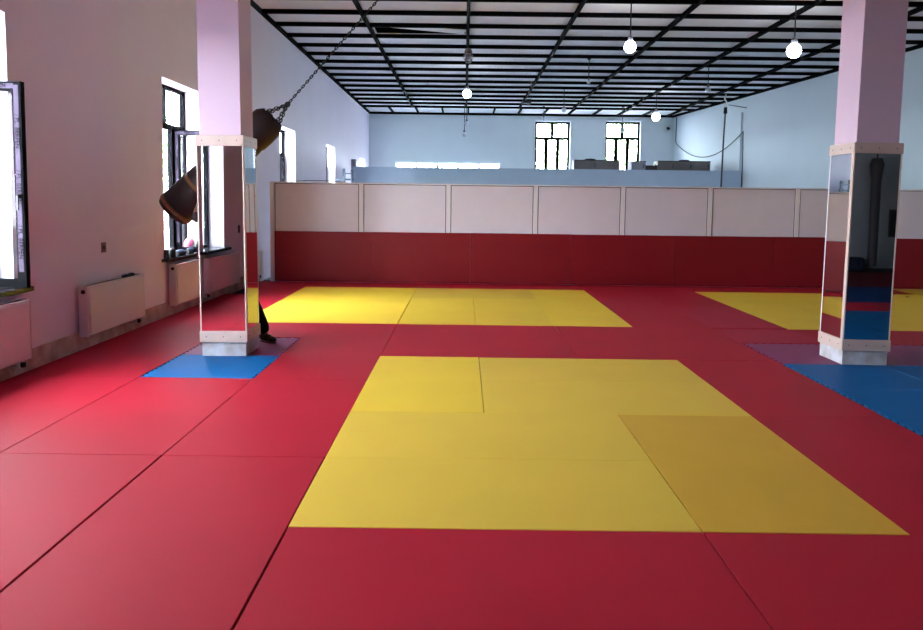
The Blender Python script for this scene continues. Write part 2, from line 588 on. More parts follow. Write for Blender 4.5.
for i, (a, b, z0, z1) in enumerate(BACKW):
    back_window(7 + i, a, b, z0, z1)
w = structE('window_9', ((STRIP[0] + STRIP[1]) / 2, BY + .2, STRIP[2]))
bm = bmesh.new()
x0, x1, z0, z1 = STRIP
b = glazed_frame(bm, 'x', x0, x1, z0, z1, BY + .2, BY + .26, .06)
wd = (x1 - x0) / 5
for k in range(1, 5):
    b(x0 + k * wd - .045, x0 + k * wd + .045, z0 + .06, z1 - .06)
obj('window_frame', bm, 'reveal', w)
for k in range(5):
    pane('pane', 'x', x0 + k * wd + .045, x0 + (k + 1) * wd - .045, z0 + .06, z1 - .06, BY + .23, w)
obj('handle', BX((x0 + 2 * wd - .05, x0 + 2 * wd + .05, BY + .16, BY + .2, 2.86, 3.0)), 'black', w)

# ------------------------------------------------------------------ floor mats
def mat_thing(x0, x1, y0, y1, m, label, group=None, g=(.0006,) * 4, name='floor_mat', rot=0.0):
    bm = bmesh.new()
    box(bm, x0 + g[0], x1 - g[1], y0 + g[2], y1 - g[3], -0.04, 0.0)
    bevel(bm, .0025, 2, lambda e: all(abs(v.co.z) < 1e-6 for v in e.verts) or (abs(e.verts[0].co.z - e.verts[1].co.z) > .02))
    for f in bm.faces:
        f.smooth = False
    o = obj(name, bm, m, origin=((x0 + x1) / 2, (y0 + y1) / 2, -0.04))
    o.rotation_euler.z = rot
    return tag(o, label, 'mat', group)

GX = [-3.83 + k for k in range(14)]     # column lines
W_ = .006
ORD = ['first', 'second', 'third', 'fourth', 'fifth', 'sixth', 'seventh', 'eighth', 'ninth', 'tenth', 'eleventh', 'twelfth']
# near yellow square
YN = 'yellow mats of the near square'
mat_thing(-.83, .17, 5.57, 7.58, 'yellow4', 'bright yellow mat at far left corner of the near yellow square', YN, (.001, .003, .002, .001))
mat_thing(.17, 2.17, 6.575, 7.57, 'yellow3', 'pale yellow mat along far right edge of the near yellow square', YN, (.003, .001, .001, .001))
mat_thing(.17, 2.17, 5.56, 6.575, 'yellow3', 'pale yellow mat in second row from back of near square, right half', YN, (.003, .001, .001, .001))
mat_thing(-.83, 1.17, 4.55, 5.57, 'yellow3', 'yellow mat in second row from front of near square, left side', YN, (.001, .003, .001, .0015))
mat_thing(-.83, 1.17, 3.55, 4.55, 'yellow3', 'yellow mat along front left edge of the near yellow square', YN, (.001, .003, .001, .001))
mat_thing(1.17, 2.17, 3.55, 5.56, 'yellow2', 'darker ochre yellow mat at front right corner of near square', YN, (.003, .001, .001, .002))
# far yellow square
YF = 'yellow mats of the far square'
mat_thing(-2.83, -.83, 11.56, 13.56, 'yellow', 'bright yellow mat at far left corner of the far yellow square', YF, (.001, .004, .001, .001))
mat_thing(-2.83, -.83, 9.58, 11.56, 'yellow', 'bright yellow mat at near left corner of far square, beside left pillar', YF, (.001, .006, .001, .001))
mat_thing(-.83, 1.17, 12.2, 13.56, 'yellow3', 'darker yellow mat at middle of the back edge of far square', YF, (.004, .001, .001, .001))
mat_thing(-.83, .17, 9.58, 12.2, 'yellow4', 'yellow mat left of the middle of the far square front edge', YF, (.006, .002, .001, .001))
mat_thing(.17, 1.17, 9.58, 12.2, 'yellow4', 'yellow mat right of the middle of the far square front edge', YF, (.002, .002, .001, .001))
mat_thing(1.17, 2.17, 11.56, 13.56, 'yellow', 'yellow mat at far right corner of the far yellow square', YF, (.002, .001, .001, .001))
mat_thing(1.17, 2.17, 9.58, 11.56, 'yellow', 'yellow mat at near right corner of the far yellow square', YF, (.002, .001, .001, .001))
# right yellow square
YR = 'yellow mats of the right square'
names = ['left', 'second from left', 'third from left', 'right']
for k in range(4):
    x0 = 4.13 + k * .99
    mat_thing(x0, x0 + .99, 11.52, 13.50, 'yellow', 'yellow mat in back row of square behind right pillar, %s column' % names[k], YR)
    mat_thing(x0, x0 + .99, 9.54, 11.52, 'yellow', 'yellow mat in front row of square behind right pillar, %s column' % names[k], YR)
mat_thing(8.09, 9.09, 13.0, 14.36, 'yellow2', 'ochre yellow mat against red wall pads at far right', YR)
mat_thing(8.09, 9.09, 11.0, 13.0, 'yellow2', 'yellow mat right of the square behind right pillar, far one', YR)
mat_thing(8.09, 9.09, 9.54, 11.0, 'yellow2', 'yellow mat right of the square behind right pillar, near one', YR)

# red mats.  left three columns run on a half step
RG = 'red floor mats'
def red(x0, x1, y0, y1, label, g=(.0006,) * 4, m='red'):
    return mat_thing(x0, x1, y0, y1, m, label, RG, g)
lrows = [(-1.46, .54), (.54, 2.54), (2.54, 4.54), (4.54, 6.55), (6.55, 8.54), (8.54, 10.54), (10.54, 12.54), (12.54, 14.36)]
where = ['behind the viewer', 'beside the viewer', 'nearest the viewer at lower left', 'just in front of left blue tile', 'beside left pillar', 'just beyond left pillar', 'well beyond left pillar', 'at far end by red pads']
colw = ['column along the left wall', 'second column from left wall', 'third column from left wall']
for r, (y0, y1) in enumerate(lrows):
    for c in range(3):
        x0, x1 = GX[c], GX[c + 1]
        if c == 0:
            x0 = -3.905
        if c == 1 and y0 == 6.55:
            continue
        if r < 2:
            continue
        if c == 2 and y0 == 10.54 or c == 2 and y0 == 8.54 or c == 2 and y0 == 12.54:
            continue
        if c == 1 and y0 in (10.54, 12.54, 8.54):
            continue
        gl = .003 if c == 1 else .0006
        gr = .003 if c == 0 else .0006
        if y0 < 4.54:
            if c == 1: gr = .007
            if c == 2: gl, gr = .007, .006
        else:
            if c == 1: gr = .003
            if c == 2: gl = .003
        red(x0, x1, y0, y1, 'red mat in the %s, %s' % (colw[c], where[r]), (gl, gr, .0015, .0035 if y1 == 4.54 else .0006))
# pieces around the far yellow square on the left
red(-2.83, -1.83, 8.54, 9.57, 'short red mat between left pillar and far yellow square')
red(-1.83, -.83, 8.54, 9.57, 'short red mat right of left pillar, before far yellow square')
red(-2.83, -.83, 13.57, 14.36, 'red strip mat behind far yellow square, left half')
# front row: two metre mats lying across
for k, (xa, xb) in enumerate(((-.83, 1.17), (1.17, 3.17))):
    red(xa, xb, 2.545, 3.545, 'red mat along front edge of near yellow square, %s' % ('left of the long seam', 'right of the long seam')[k], (.006 if k == 0 else .003, .003, .001, .001))
    red(xa, xb, 1.545, 2.545, 'red mat at bottom picture edge, %s' % ('left of the seam', 'right of the seam')[k], (.006 if k == 0 else .003, .003, .001, .001))
# right of the near square
red(2.17, 3.17, 3.54, 5.56, 'red mat between near yellow square and blue tiles, nearer one')
red(2.17, 3.17, 5.56, 7.57, 'red mat between near yellow square and blue tiles, farther one')
# between the squares
for k, (xa, xb) in enumerate(((-.83, 1.17), (1.17, 3.17))):
    for j, (ya, yb) in enumerate(((7.585, 8.58), (8.58, 9.57))):
        red(xa, xb, ya, yb, 'red mat between near and far yellow squares, %s %s' % (('nearer', 'farther')[j], ('left', 'right')[k]), (.004 if k == 0 else .002, .0025, .001, .001))
# right of the far square
for k, (y0, y1) in enumerate([(9.57, 11.57), (11.57, 13.57)]):
    for c in (6, 7):
        red(GX[c], GX[c + 1] if c == 6 else 4.13, y0, y1, 'red mat in aisle between far and right yellow squares, %s %s' % (('nearer', 'farther')[k], ('left', 'right')[c - 6]), m='red2' if (c == 7 and k == 0) else 'red')
# strip at the pads
for k, c in enumerate(range(3, 12)):
    x1 = GX[c + 1] if c < 11 else 8.09
    if c == 11:
        x0 = GX[c]
    y0 = 13.57 if c < 7 else 13.57
    red(GX[c], x1, y0 if c < 8 else 13.51, 14.36, 'red mat along foot of wall pads, %s from left yellow square corner' % ORD[k])
# before the right square, behind the plum tiles
for k, c in enumerate(range(7, 12)):
    red(GX[c], GX[c + 1], 8.56, 9.53, 'red mat between right pillar tiles and right yellow square, %s from left' % ORD[k], m='red2' if c == 7 else 'red')
# low front strip right
for k, c in enumerate(range(7, 12)):
    red(GX[c], GX[c + 1], 2.54, 3.54, 'red mat in row before the blue tiles, %s from left' % ORD[k])

# floor behind and beside the viewer, seen only in the pillar mirrors
bm = BX((-3.905, 7.17, FY + 1.2, 1.52, -.04, 0), (-.83, -.83 + .001, 1.52, 1.521, -.04, 0))
struct('floor', bm, 'red')
bm = BX((3.17, 9.0, .2, 2.5, -.04, .002))
struct('floor', bm, 'floor_blue')
bm = BX((8.2, 10.6, 3.5, 8.4, -.04, -.002), (9.1, 10.2, 8.4, 14.3, -.04, -.002), (7.2, 11.2, -3, .18, -.04, -.002), (8.2, 11, 2.52, 3.5, -.04, -.002))
struct('floor', bm, 'floor_red')

# interlocking foam tiles with toothed edges
def tooth_edge(p, q, n, inward, dep=.022):
    """points along p->q with dovetail notches cut to the inward side"""
    p, q, nv = Vector(p), Vector(q), Vector(inward)
    d = q - p
    out = [p]
    for k in range(n):
        a, b = (k + .28) / n, (k + .72) / n
        a2, b2 = (k + .22) / n, (k + .78) / n
        out += [p + d * a, p + d * a2 + nv * dep, p + d * b2 + nv * dep, p + d * b]
    return out

def foam_tile(x0, x1, y0, y1, m, label, teeth, group, hole=None):
    g = .002
    x0 += g; x1 -= g; y0 += g; y1 -= g
    c = [(x0, y0), (x1, y0), (x1, y1), (x0, y1)]
    inw = [(0, 1), (-1, 0), (0, -1), (1, 0)]
    side = ['f', 'r', 'b', 'l']
    poly = []
    for i in range(4):
        p, q = c[i], c[(i + 1) % 4]
        if side[i] in teeth:
            poly += tooth_edge(p, q, 10, inw[i])
        else:
            poly.append(Vector(p))
    bm = bmesh.new()
    prism(bm, [(v[0], v[1]) for v in poly], -.04, -.001)
    o = obj('foam_tile', bm, m, origin=((x0 + x1) / 2, (y0 + y1) / 2, -.04))
    return tag(o, label, 'foam tile', group)

foam_tile(-2.83, -1.83, 6.55, 7.53, 'blue', 'bright blue interlocking tile at the foot of the left pillar', 'lr', 'foam tiles')
foam_tile(-2.83, -1.83, 7.53, 8.53, 'purple', 'plum coloured interlocking tile under the left pillar', 'lrb', 'foam tiles')
for r, (y0, y1) in enumerate([(3.55, 4.5), (4.5, 5.48), (5.48, 6.46), (6.46, 7.44)]):
    for c in range(5):
        foam_tile(3.18 + c, 4.18 + c, y0, y1, 'blue', 'blue interlocking tile before right pillar, %s row from pillar, %s from left' % (ORD[3 - r], ORD[c]), 'l' if c == 0 else '', 'foam tiles')
for c in range(5):
    foam_tile(3.18 + c, 4.18 + c, 7.44, 8.54, 'purple', 'plum interlocking tile in row under right pillar, %s from left' % ORD[c], 'lb' if c == 0 else 'b', 'foam tiles')
# small dark mark on the yellow mat
bm = bmesh.new()
lathe(bm, [(0, .0), (.035, .001), (.03, .006), (0, .008)], 12, Matrix.Translation((7.72, 13.12, 0)))
tag(obj('rubber_scrap', bm, 'black', origin=(7.72, 13.12, 0)), 'tiny dark scrap lying on yellow mat behind right pillar', 'scrap')

# ------------------------------------------------------------------ pillars with mirror cladding
MROT = -.42
def pillar(x0, x1, y0, y1, label, lean, dx):
    p = thing('pillar', label, 'pillar', ((x0 + x1) / 2, (y0 + y1) / 2, 0), 'square pillars clad with mirrors')
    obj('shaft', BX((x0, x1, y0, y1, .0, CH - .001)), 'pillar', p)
    e = .022
    z0, z1 = .20, 2.12
    sides = {'f': (x0 - e + .007, x1 + e - .007, y0 - e, y0 - e + .012), 'b': (x0 - e + .007, x1 + e - .007, y1 + e - .012, y1 + e),
             'l': (x0 - e, x0 - e + .012, y0 - .008, y1 + .008), 'r': (x1 + e - .012, x1 + e, y0 - .008, y1 + .008)}
    for k, (a, b, c, d) in sides.items():
        mo = obj('mirror', BX((a, b, c, d, z0, z1)), 'mirror', p)
        if k == 'l' and x0 > 0:
            mo.rotation_euler.z = math.radians(MROT)
            mo.location = Vector((x0 - e, (y0 + y1) / 2, 0)) - p.location
            mo.data.transform(Matrix.Translation(-mo.location))
    # wooden strips on the side faces next to the front corners, thin metal edges elsewhere
    for sx in (0, 1):
        xa = x0 - e - .005 if sx == 0 else x1 + e - .007
        obj('corner_strip', BX((xa, xa + .012, y0 - e - .004, y0 + .024, .2, 2.12)), 'trim', p)
        xb = x0 - e if sx == 0 else x1 + e - .006
        obj('metal_edge', BX((xb, xb + .006, y0 - e - .003, y0 - e + .012, .2, 2.1)), 'alu', p)
        obj('metal_edge', BX((xb, xb + .006, y1 + e - .012, y1 + e + .003, .2, 2.1)), 'alu', p)
    # boards round head and foot of the mirrors
    for (za, zb, m, nm) in ((2.08, 2.185, 'trim', 'head_board'), (.14, .255, 'trim', 'foot_board')):
        o1, o2 = .034, .025
        for q, (a, b, c, d) in enumerate(((x0 - o1, x1 + o1, y0 - o1, y0 - o2), (x0 - o1, x1 + o1, y1 + o2, y1 + o1),
                             (x0 - o1, x0 - o2, y0 - o2, y1 + o2), (x1 + o2, x1 + o1, y0 - o2, y1 + o2))):
            bd = obj(nm, bevel(BX((a, b, c, d, za, zb)), .003, 1), m, p)
            bm = bmesh.new()
            for t in (.14, .5, .86):
                if q < 2:
                    px_, py_ = a + (b - a) * t, (c if q == 0 else d)
                    mt = Matrix.Translation((px_, py_, (za + zb) / 2)) @ Matrix.Rotation(PI / 2, 4, 'X')
                else:
                    px_, py_ = (a if q == 2 else b), c + (d - c) * t
                    mt = Matrix.Translation((px_, py_, (za + zb) / 2)) @ Matrix.Rotation(PI / 2, 4, 'Y')
                lathe(bm, [(0, -.002), (.006, -.002), (.006, .002), (0, .002)], 8, mt)
            obj('screw_heads', bm, 'screw', bd)
    # stone plinth slabs
    o3 = .016
    for (a, b, c, d) in ((x0 - o3, x1 + o3, y0 - o3, y0), (x0 - o3, x1 + o3, y1, y1 + o3), (x0 - o3, x0, y0, y1), (x1, x1 + o3, y0, y1)):
        obj('plinth_slab', BX((a + .001, b - .001, c, d, 0.0, .139)), 'stone', p)
    p.rotation_euler.y = lean
    p.location.x += dx
    return p
pillar(-2.598, -2.192, 7.495, 7.925, 'square pillar with mirrors, standing on left blue and plum tiles', math.radians(-.55), .022)
pillar(3.81, 4.222, 7.455, 7.90, 'square pillar with mirrors, standing at right edge on plum tiles', math.radians(.6), -.028)

# ------------------------------------------------------------------ front partition with wall pads
PY = 14.46
pt = thing('partition_wall', 'long pale panelled partition above the row of red wall pads', 'partition', (3, PY, 0))
posts = [-1.95 + 1.655 * k for k in range(8)]
edges = [-3.64] + posts + [RX(PY) - .02]
ztop = 1.888
for i, (a, b) in enumerate(zip(edges, edges[1:])):
    pa = a + (.045 if i == 0 else .044)
    pb = b - (.044 if i < len(edges) - 2 else 0)
    obj('panel', BX((pa + .012, pb - .012, PY, PY + .04, -0.03, ztop - .035)), 'panel', pt)
    obj('seal', BX((pa, pa + .012, PY + .004, PY + .03, .9, ztop - .025), (pb - .012, pb, PY + .004, PY + .03, .9, ztop - .025), (pa + .012, pb - .012, PY + .004, PY + .03, ztop - .035, ztop - .025)), 'gap', pt)
for x in posts:
    obj('post', bevel(BX((x - .042, x + .042, PY - .012, PY + .05, -0.03, ztop - .02)), .004, 1), 'alu', pt)
obj('end_post', bevel(BX((-3.68, -3.60, PY - .03, PY + .06, -0.04, ztop)), .005, 1), 'alu', pt)
obj('top_rail', bevel(BX((-3.60, RX(PY) - .03, PY - .016, PY + .055, ztop - .024, ztop)), .004, 1), 'alu', pt)
seams = [-3.59, -1.74, .13, 2.03, 3.99, 5.88, 7.80, 9.72]
for i, (a, b) in enumerate(zip(seams, seams[1:])):
    bm = BX((a + .0015, b - .0015, PY - .068, PY - .014, -.001 + .002, .957 + .002 * (i % 3)))
    bevel(bm, .006, 2)
    o = obj('wall_pad', bm, 'pad', origin=((a + b) / 2, PY - .04, 0))
    tag(o, 'dark red wall pad leaning on the partition, %s from its left end' % ORD[i], 'wall pad', 'red pads along the partition')
bm = bmesh.new()
pts = []
for k in range(25):
    t = k / 24
    pts.append((-3.3 + t * 1.0, PY + .02, ztop + .006 + .028 * math.sin(PI * t)))
tube(bm, pts, .006, 6)
tag(obj('cable', bm, 'wire', origin=(-2.8, PY + .02, ztop)), 'thin dark cable bowed along top of partition near left wall', 'cable')

# ------------------------------------------------------------------ gallery behind
GY = 25.3
bm = BX((-3.68, RX(GY) - .07, GY, GY + .12, -.03, 2.655))
struct('wall_gallery', bm, 'grey_band')
struct('floor', BX((-3.6, RX(BY) - .05, GY + .12, BY - .001, 2.05, 2.2)), 'floor_far')

def cabinet(x0, x1, zt, m, label, notch=False):
    c = thing('cabinet', label, 'cabinet', ((x0 + x1) / 2, 27.5, 2.2), 'board cabinets on the gallery')
    obj('body', BX((x0, x1, 27.2, 27.8, 2.2, zt - .03)), m, c)
    obj('top', bevel(BX((x0 - .01, x1 + .01, 27.18, 27.82, zt - .03, zt)), .004, 1), 'cabinet_dark', c)
    n = max(1, round((x1 - x0) / .7))
    w = (x1 - x0) / n
    for k in range(n):
        d = obj('door', BX((x0 + k * w + .012, x0 + (k + 1) * w - .012, 27.185, 27.2, 2.26, zt - .06)), m, c)
        obj('handle', BX((x0 + (k + 1) * w - .09, x0 + (k + 1) * w - .07, 27.16, 27.185, 2.8, 2.95)), 'black', d)
    return c
def PX(px, Y):   # x of a picture column at depth Y near the horizon, used only for laying out
    return (px - 463.2) / 759.4 * Y
cabinet(PX(572, 27.2), PX(617.5, 27.2), 3.07, 'cabinet', 'low grey brown cabinet on the gallery between the two back windows')
cabinet(PX(629, 27.2), PX(643, 27.2), 3.05, 'cabinet_grey', 'small grey cabinet on the gallery before the right back window')
cabinet(PX(643.3, 27.2), PX(654.5, 27.2), 2.9, 'cabinet_dark', 'lowest dark brown cabinet on gallery between two taller ones')
cabinet(PX(655, 27.2), PX(707, 27.2), 3.07, 'cabinet', 'long grey brown cabinet on the gallery right of the back windows')
for px, nm, lb in ((588, 'folded_bag', 'small dark bag flattened on left gallery cabinet'), (681, 'folded_bag', 'small dark bag heaped on long right gallery cabinet')):
    bm = bmesh.new()
    ell(bm, (PX(px, 27.5), 27.5, 3.07 + .03), (.2, .14, .032))
    for v in bm.verts:
        v.co.z = max(v.co.z, 3.071)
    tag(obj(nm, bm, 'navy', origin=(PX(px, 27.5), 27.5, 3.07)), lb, 'bag')

# steel rack by the left wall behind the partition
rk = thing('squat_rack', 'dark steel rack showing its uprights above the partition by left wall', 'rack', (-3.45, 22.6, -.03))
for xx in (-3.56, -3.32):
    obj('upright', BX((xx - .035, xx + .035, 22.56, 22.64, -.03, 2.47 if xx < -3.4 else 2.44)), 'steel', rk)
obj('base_beam', BX((-3.7, -3.2, 22.4, 22.5, -.03, .05), (-3.7, -3.2, 22.7, 22.8, -.03, .05), (-3.6, -3.52, 22.5, 22.7, -.03, .05), (-3.36, -3.28, 22.5, 22.7, -.03, .05)), 'steel', rk)
obj('crossbar', BX((-3.85, -3.26, 22.57, 22.63, 2.13, 2.18)), 'steel', rk)
obj('crossbar', BX((-3.52, -3.36, 22.57, 22.63, 2.31, 2.35)), 'steel', rk)
b_ = thing('wall_box', 'tall grey box fixed high on left wall beyond the partition', 'box', (LX, 26.65, 2.95))
obj('case', bevel(BX((LX, LX + .16, 26.55, 26.7, 2.5, 2.96)), .01, 1), 'socket', b_)
obj('lid', BX((LX + .16, LX + .17, 26.56, 26.69, 2.52, 2.94)), 'socket', b_)

# rope, cable and small camera at the right end
rp = thing('hanging_rope', 'dark rope hanging from a white hook near the right wall', 'rope', (PX(722, 25), 24.9, 5.08))
bm = bmesh.new()
xr0 = PX(720, 24.9)
tube(bm, [(xr0, 24.9, 4.62), (xr0 - .03, 24.9, 3.4), (xr0 - .06, 24.9, .6)], .026, 8)
obj('rope_length', bm, 'rope', rp)
bm = bmesh.new()
tube(bm, [(xr0, 24.9, 5.09), (xr0 - .04, 24.9, 4.95), (xr0 + .03, 24.9, 4.85), (xr0, 24.9, 4.62)], .022, 8)
obj('hook', bm, 'alu', rp)
bm = bmesh.new()
tube(bm, [(xr0, 24.9, 4.68), (xr0, 24.9, 4.48)], [.055, .065], 8)
obj('rope_clamp', bm, 'black', rp)
def RW(yy, off=.02):
    return RX(yy) - off
cb = bmesh.new()
p0 = [(RW(31.2), 31.2, 5.05), (RW(31.2), 31.2, 4.1)]
ya, za = 31.2, 4.1
yb, zb = 25.25, 3.95
n = 24
for k in range(1, n + 1):
    t = k / n
    yy = ya + (yb - ya) * t
    s = 4 * t * (1 - t)
    p0.append((RW(yy, .09), yy, za + (zb - za) * t - .75 * s))
p0 += [(RW(25.22, .09), 25.22, 3.0), (RW(25.2, .09), 25.2, 1.2)]
tube(cb, p0, .016, 6)
tag(obj('cable', cb, 'wire', origin=(RW(28), 28, 3.2)), 'dark cable drooping in a curve along the right wall', 'cable')
pipe = bmesh.new()
tube(pipe, [(xr0 + .10, 24.9, 4.76), (RW(25.25, .01), 25.25, 4.72)], .014, 6)
tag(obj('bracket_rod', pipe, 'socket', origin=(xr0, 24.9, 4.74)), 'thin grey rod reaching from rope hook to right wall', 'rod')
cm = thing('wall_camera', 'small black camera on back wall right of the windows', 'camera', (8.33, BY, 4.6))
bm = bmesh.new()
lathe(bm, [(0, 0), (.06, 0), (.06, .03), (0, .03)], 12, Matrix.Translation((8.33, BY, 4.62)) @ Matrix.Rotation(PI / 2, 4, 'X'))
obj('mount', bm, 'black', cm)
bm = bmesh.new()
ell(bm, (8.33, BY - .07, 4.60), (.065, .065, .06))
obj('lens_dome', bm, 'black', cm)

# ------------------------------------------------------------------ pendant lamps
def pendant(loc_xy, zb, on, r, label, cage=False):
    x, y = loc_xy
    p = thing('pendant_lamp', label, 'lamp', (x, y, CH - .06), 'bare bulb pendants')
    ztop_ = CH
    bm = bmesh.new()
    tube(bm, [(x, y, ztop_), (x, y, (ztop_ + zb) / 2), (x + .004, y, zb + r * 1.35)], .012, 6)
    obj('wire', bm, 'wire', p)
    bm = bmesh.new()
    lathe(bm, [(0, r * 1.9), (r * .25, r * 1.9), (r * .42, r * 1.6), (r * .5, r * .9), (0, r * .9)], 14, Matrix.Translation((x, y, zb)))
    obj('socket', bm, 'socket', p)
    bm = bmesh.new()
    lathe(bm, [(0, -r), (r * .5, -r * .87), (r * .87, -r * .5), (r, 0), (r * .9, r * .5), (r * .55, r * .9), (0, r * .92)], 18, Matrix.Translation((x, y, zb)))
    obj('bulb', bm, 'bulb_on' if on else 'bulb_off', p)
    bm = bmesh.new()
    lathe(bm, [(0, 0), (.05, 0), (.045, -.03), (0, -.035)], 12, Matrix.Translation((x, y, CH - .001)))
    obj('ceiling_rose', bm, 'black', p)
    return p
def lamp(px, py, Y, on, r, label):
    # layout: point at depth Y seen on the measured line of sight
    d = F + Rr * (px - 461.5) / FPX - Ur * (py - CYP) / FPX
    q = d * (Y / d.y)
    return pendant((q.x, Y), HCAM + q.z, on, r, label)
lamp(630, 47, 13.85, True, .105, 'lit bare bulb hanging nearest, right of the room centre')
lamp(794, 51, 13.85, True, .125, 'lit bare bulb hanging just left of the right pillar')
lamp(467, 94, 20.3, True, .11, 'lit bare bulb hanging in the middle, over the partition')
lamp(656, 117, 24.6, True, .13, 'lit bare bulb hanging far off by right back window')
lamp(708, 90, 20.0, False, .075, 'unlit white bulb hanging near the right wall')
lamp(588.6, 82, 19.3, False, .05, 'small unlit bulb hanging on long wire right of middle')
lamp(563.8, 110, 24.3, False, .075, 'unlit bulb hanging left of the left back window')
lamp(622.3, 130, 28.8, False, .10, 'unlit bulb hanging in front of right back window')
lamp(543.7, 119, 29.0, False, .06, 'unlit bulb hanging at head of left back window')
lamp(466.7, 123.5, 27.4, False, .085, 'unlit bulb hanging far back at middle, upper one')
lamp(464.3, 134.3, 28.4, False, .085, 'unlit bulb hanging lowest, in front of back wall')
# caged work lamp on the middle batten
d = F + Rr * (468.4 - 461.5) / FPX - Ur * (56 - CYP) / FPX
q = d * (15.5 / d.y)
x, y, zc = q.x, 15.5, HCAM + q.z
cg = thing('cage_lamp', 'wire caged lamp, unlit, hanging under the middle ceiling batten', 'lamp', (x, y, CH - .06))
bm = bmesh.new()
tube(bm, [(x, y, 5.09), (x, y, zc + .13)], .01, 6)
obj('wire', bm, 'wire', cg)
bm = bmesh.new()
lathe(bm, [(0, .15), (.05, .15), (.075, .1), (.08, .05), (0, .05)], 14, Matrix.Translation((x, y, zc)))
obj('socket', bm, 'socket', cg)
bm = bmesh.new()
ell(bm, (x, y, zc - .02), (.06, .06, .085))
obj('bulb', bm, 'bulb_off', cg)
bm = bmesh.new()
for k in range(8):
    a = 2 * PI * k / 8
    tube(bm, [(x + .075 * math.cos(a), y + .075 * math.sin(a), zc + .06), (x + .1 * math.cos(a), y + .1 * math.sin(a), zc - .03), (x + .05 * math.cos(a), y + .05 * math.sin(a), zc - .13)], .006, 5)
for zz, rr in ((.0, .093), (-.07, .085), (-.13, .05)):
    tube(bm, [(x + rr * math.cos(2 * PI * k / 16), y + rr * math.sin(2 * PI * k / 16), zc + zz) for k in range(17)], .006, 5)
obj('cage', bm, 'socket', cg)
jb = bmesh.new()
box(jb, 2.02, 2.32, 27.0, 27.5, CH - .12, CH)
tag(obj('junction_box', jb, 'black', origin=(2.1, 27.2, CH - .06)), 'flat black box fixed under ceiling battens near back wall', 'junction box')

# ------------------------------------------------------------------ radiators
def radiator(y0, y1, z0, z1, label, vy=None):
    r = thing('radiator', label, 'radiator', (LX + .08, (y0 + y1) / 2, z0), 'white panel radiators on the left wall')
    xa, xb = LX + .035, LX + .135
    bm = BX((xa, xb - .012, y0 + .006, y1 - .006, z0 + .01, z1 - .012))
    obj('body', bevel(bm, .008, 2), 'radiator', r)
    bm = BX((xb - .012, xb, y0 + .045, y1 - .03, z0 + .03, z1 - .025))
    obj('front_panel', bevel(bm, .006, 2), 'radiator', r)
    for ya, yb in ((y0, y0 + .006), (y1 - .006, y1)):
        obj('side_cover', BX((xa, xb - .008, ya, yb, z0 + .005, z1)), 'radiator', r)
    bm = BX((xa, xb - .006, y0, y1, z1 - .012, z1 - .004))
    g = obj('top_grille', bm, 'radiator', r)
    bm = bmesh.new()
    yy = y0 + .05
    while yy < y1 - .06:
        box(bm, xa + .02, xb - .03, yy, yy + .012, z1 - .006, z1 - .003)
        yy += .025
    obj('grille_slots', bm, 'rad_dark', g)
    bm = bmesh.new()
    lathe(bm, [(0, 0), (.022, 0), (.022, .012), (.012, .02), (0, .02)], 12, Matrix.Translation((xa + .05, y0 + .003, z1 - .06)) @ Matrix.Rotation(PI / 2, 4, 'X'))
    obj('vent_plug', bm, 'black', r)
    bm = bmesh.new()
    tube(bm, [(xa + .045, y1 - .06, z0 + .012), (xa + .045, y1 - .06, z0 - .05), (LX, y1 - .06, z0 - .05)], .011, 8)
    obj('pipe', bm, 'alu', r)
    bm = bmesh.new()
    tube(bm, [(xa + .045, y1 - .13, z0 + .012), (xa + .045, y1 - .13, z0 - .05), (LX, y1 - .13, z0 - .05)], .011, 8)
    obj('pipe', bm, 'alu', r)
    bm = bmesh.new()
    lathe(bm, [(0, 0), (.02, 0), (.024, .02), (.02, .045), (0, .045)], 12, Matrix.Translation((xa + .045, y1 - .06, z0 - .058)))
    obj('valve', bm, 'black', r)
    obj('wall_bracket', BX((LX, xa + .005, y0 + .15, y0 + .19, z0 + .06, z1 - .06), (LX, xa + .005, y1 - .19, y1 - .15, z0 + .06, z1 - .06)), 'radiator', r)
    return r
radiator(2.1, 3.6, .13, .665, 'white radiator nearest the viewer, seen only in left pillar mirror')
radiator(5.0, 6.62, .13, .67, 'white radiator at left picture edge under the nearest window')
radiator(7.63, 9.0, .14, .665, 'white radiator between the two left windows, with dark thing on top')
radiator(10.0, 11.5, .13, .69, 'white radiator under the window beside left pillar')
radiator(13.0, 14.38, .13, .60, 'white radiator on left wall at partition end')
bm = bmesh.new()
ell(bm, (LX + .08, 8.62, .665 + .012), (.035, .1, .016))
ell(bm, (LX + .085, 8.74, .665 + .015), (.035, .07, .018))
for v in bm.verts:
    v.co.z = max(v.co.z, .662)
tag(obj('folded_glove', bm, 'navy', origin=(LX + .08, 8.66, .665)), 'dark folded glove lying on the radiator between windows', 'glove')

# wall socket
ws = thing('wall_socket', 'small brown socket plate on left wall above a radiator', 'socket', (LX, 8.26, 1.02))
obj('plate', bevel(BX((LX, LX + .012, 8.21, 8.31, .965, 1.075)), .003, 1), 'brown_plate', ws)
bm = bmesh.new()
lathe(bm, [(0, 0), (.026, 0), (.026, .004), (0, .004)], 14, Matrix.Translation((LX + .012, 8.26, 1.02)) @ Matrix.Rotation(PI / 2, 4, 'Y'))
obj('recess', bm, 'black', ws)
ws2 = thing('wall_socket', 'dark socket on left wall near viewer, reflected in left pillar mirror', 'socket', (LX, 1.7, 1.02))
obj('plate', bevel(BX((LX, LX + .012, 1.64, 1.74, .965, 1.1)), .003, 1), 'black', ws2)
obj('recess', BX((LX + .012, LX + .014, 1.67, 1.71, 1.0, 1.06)), 'rad_dark', ws2)

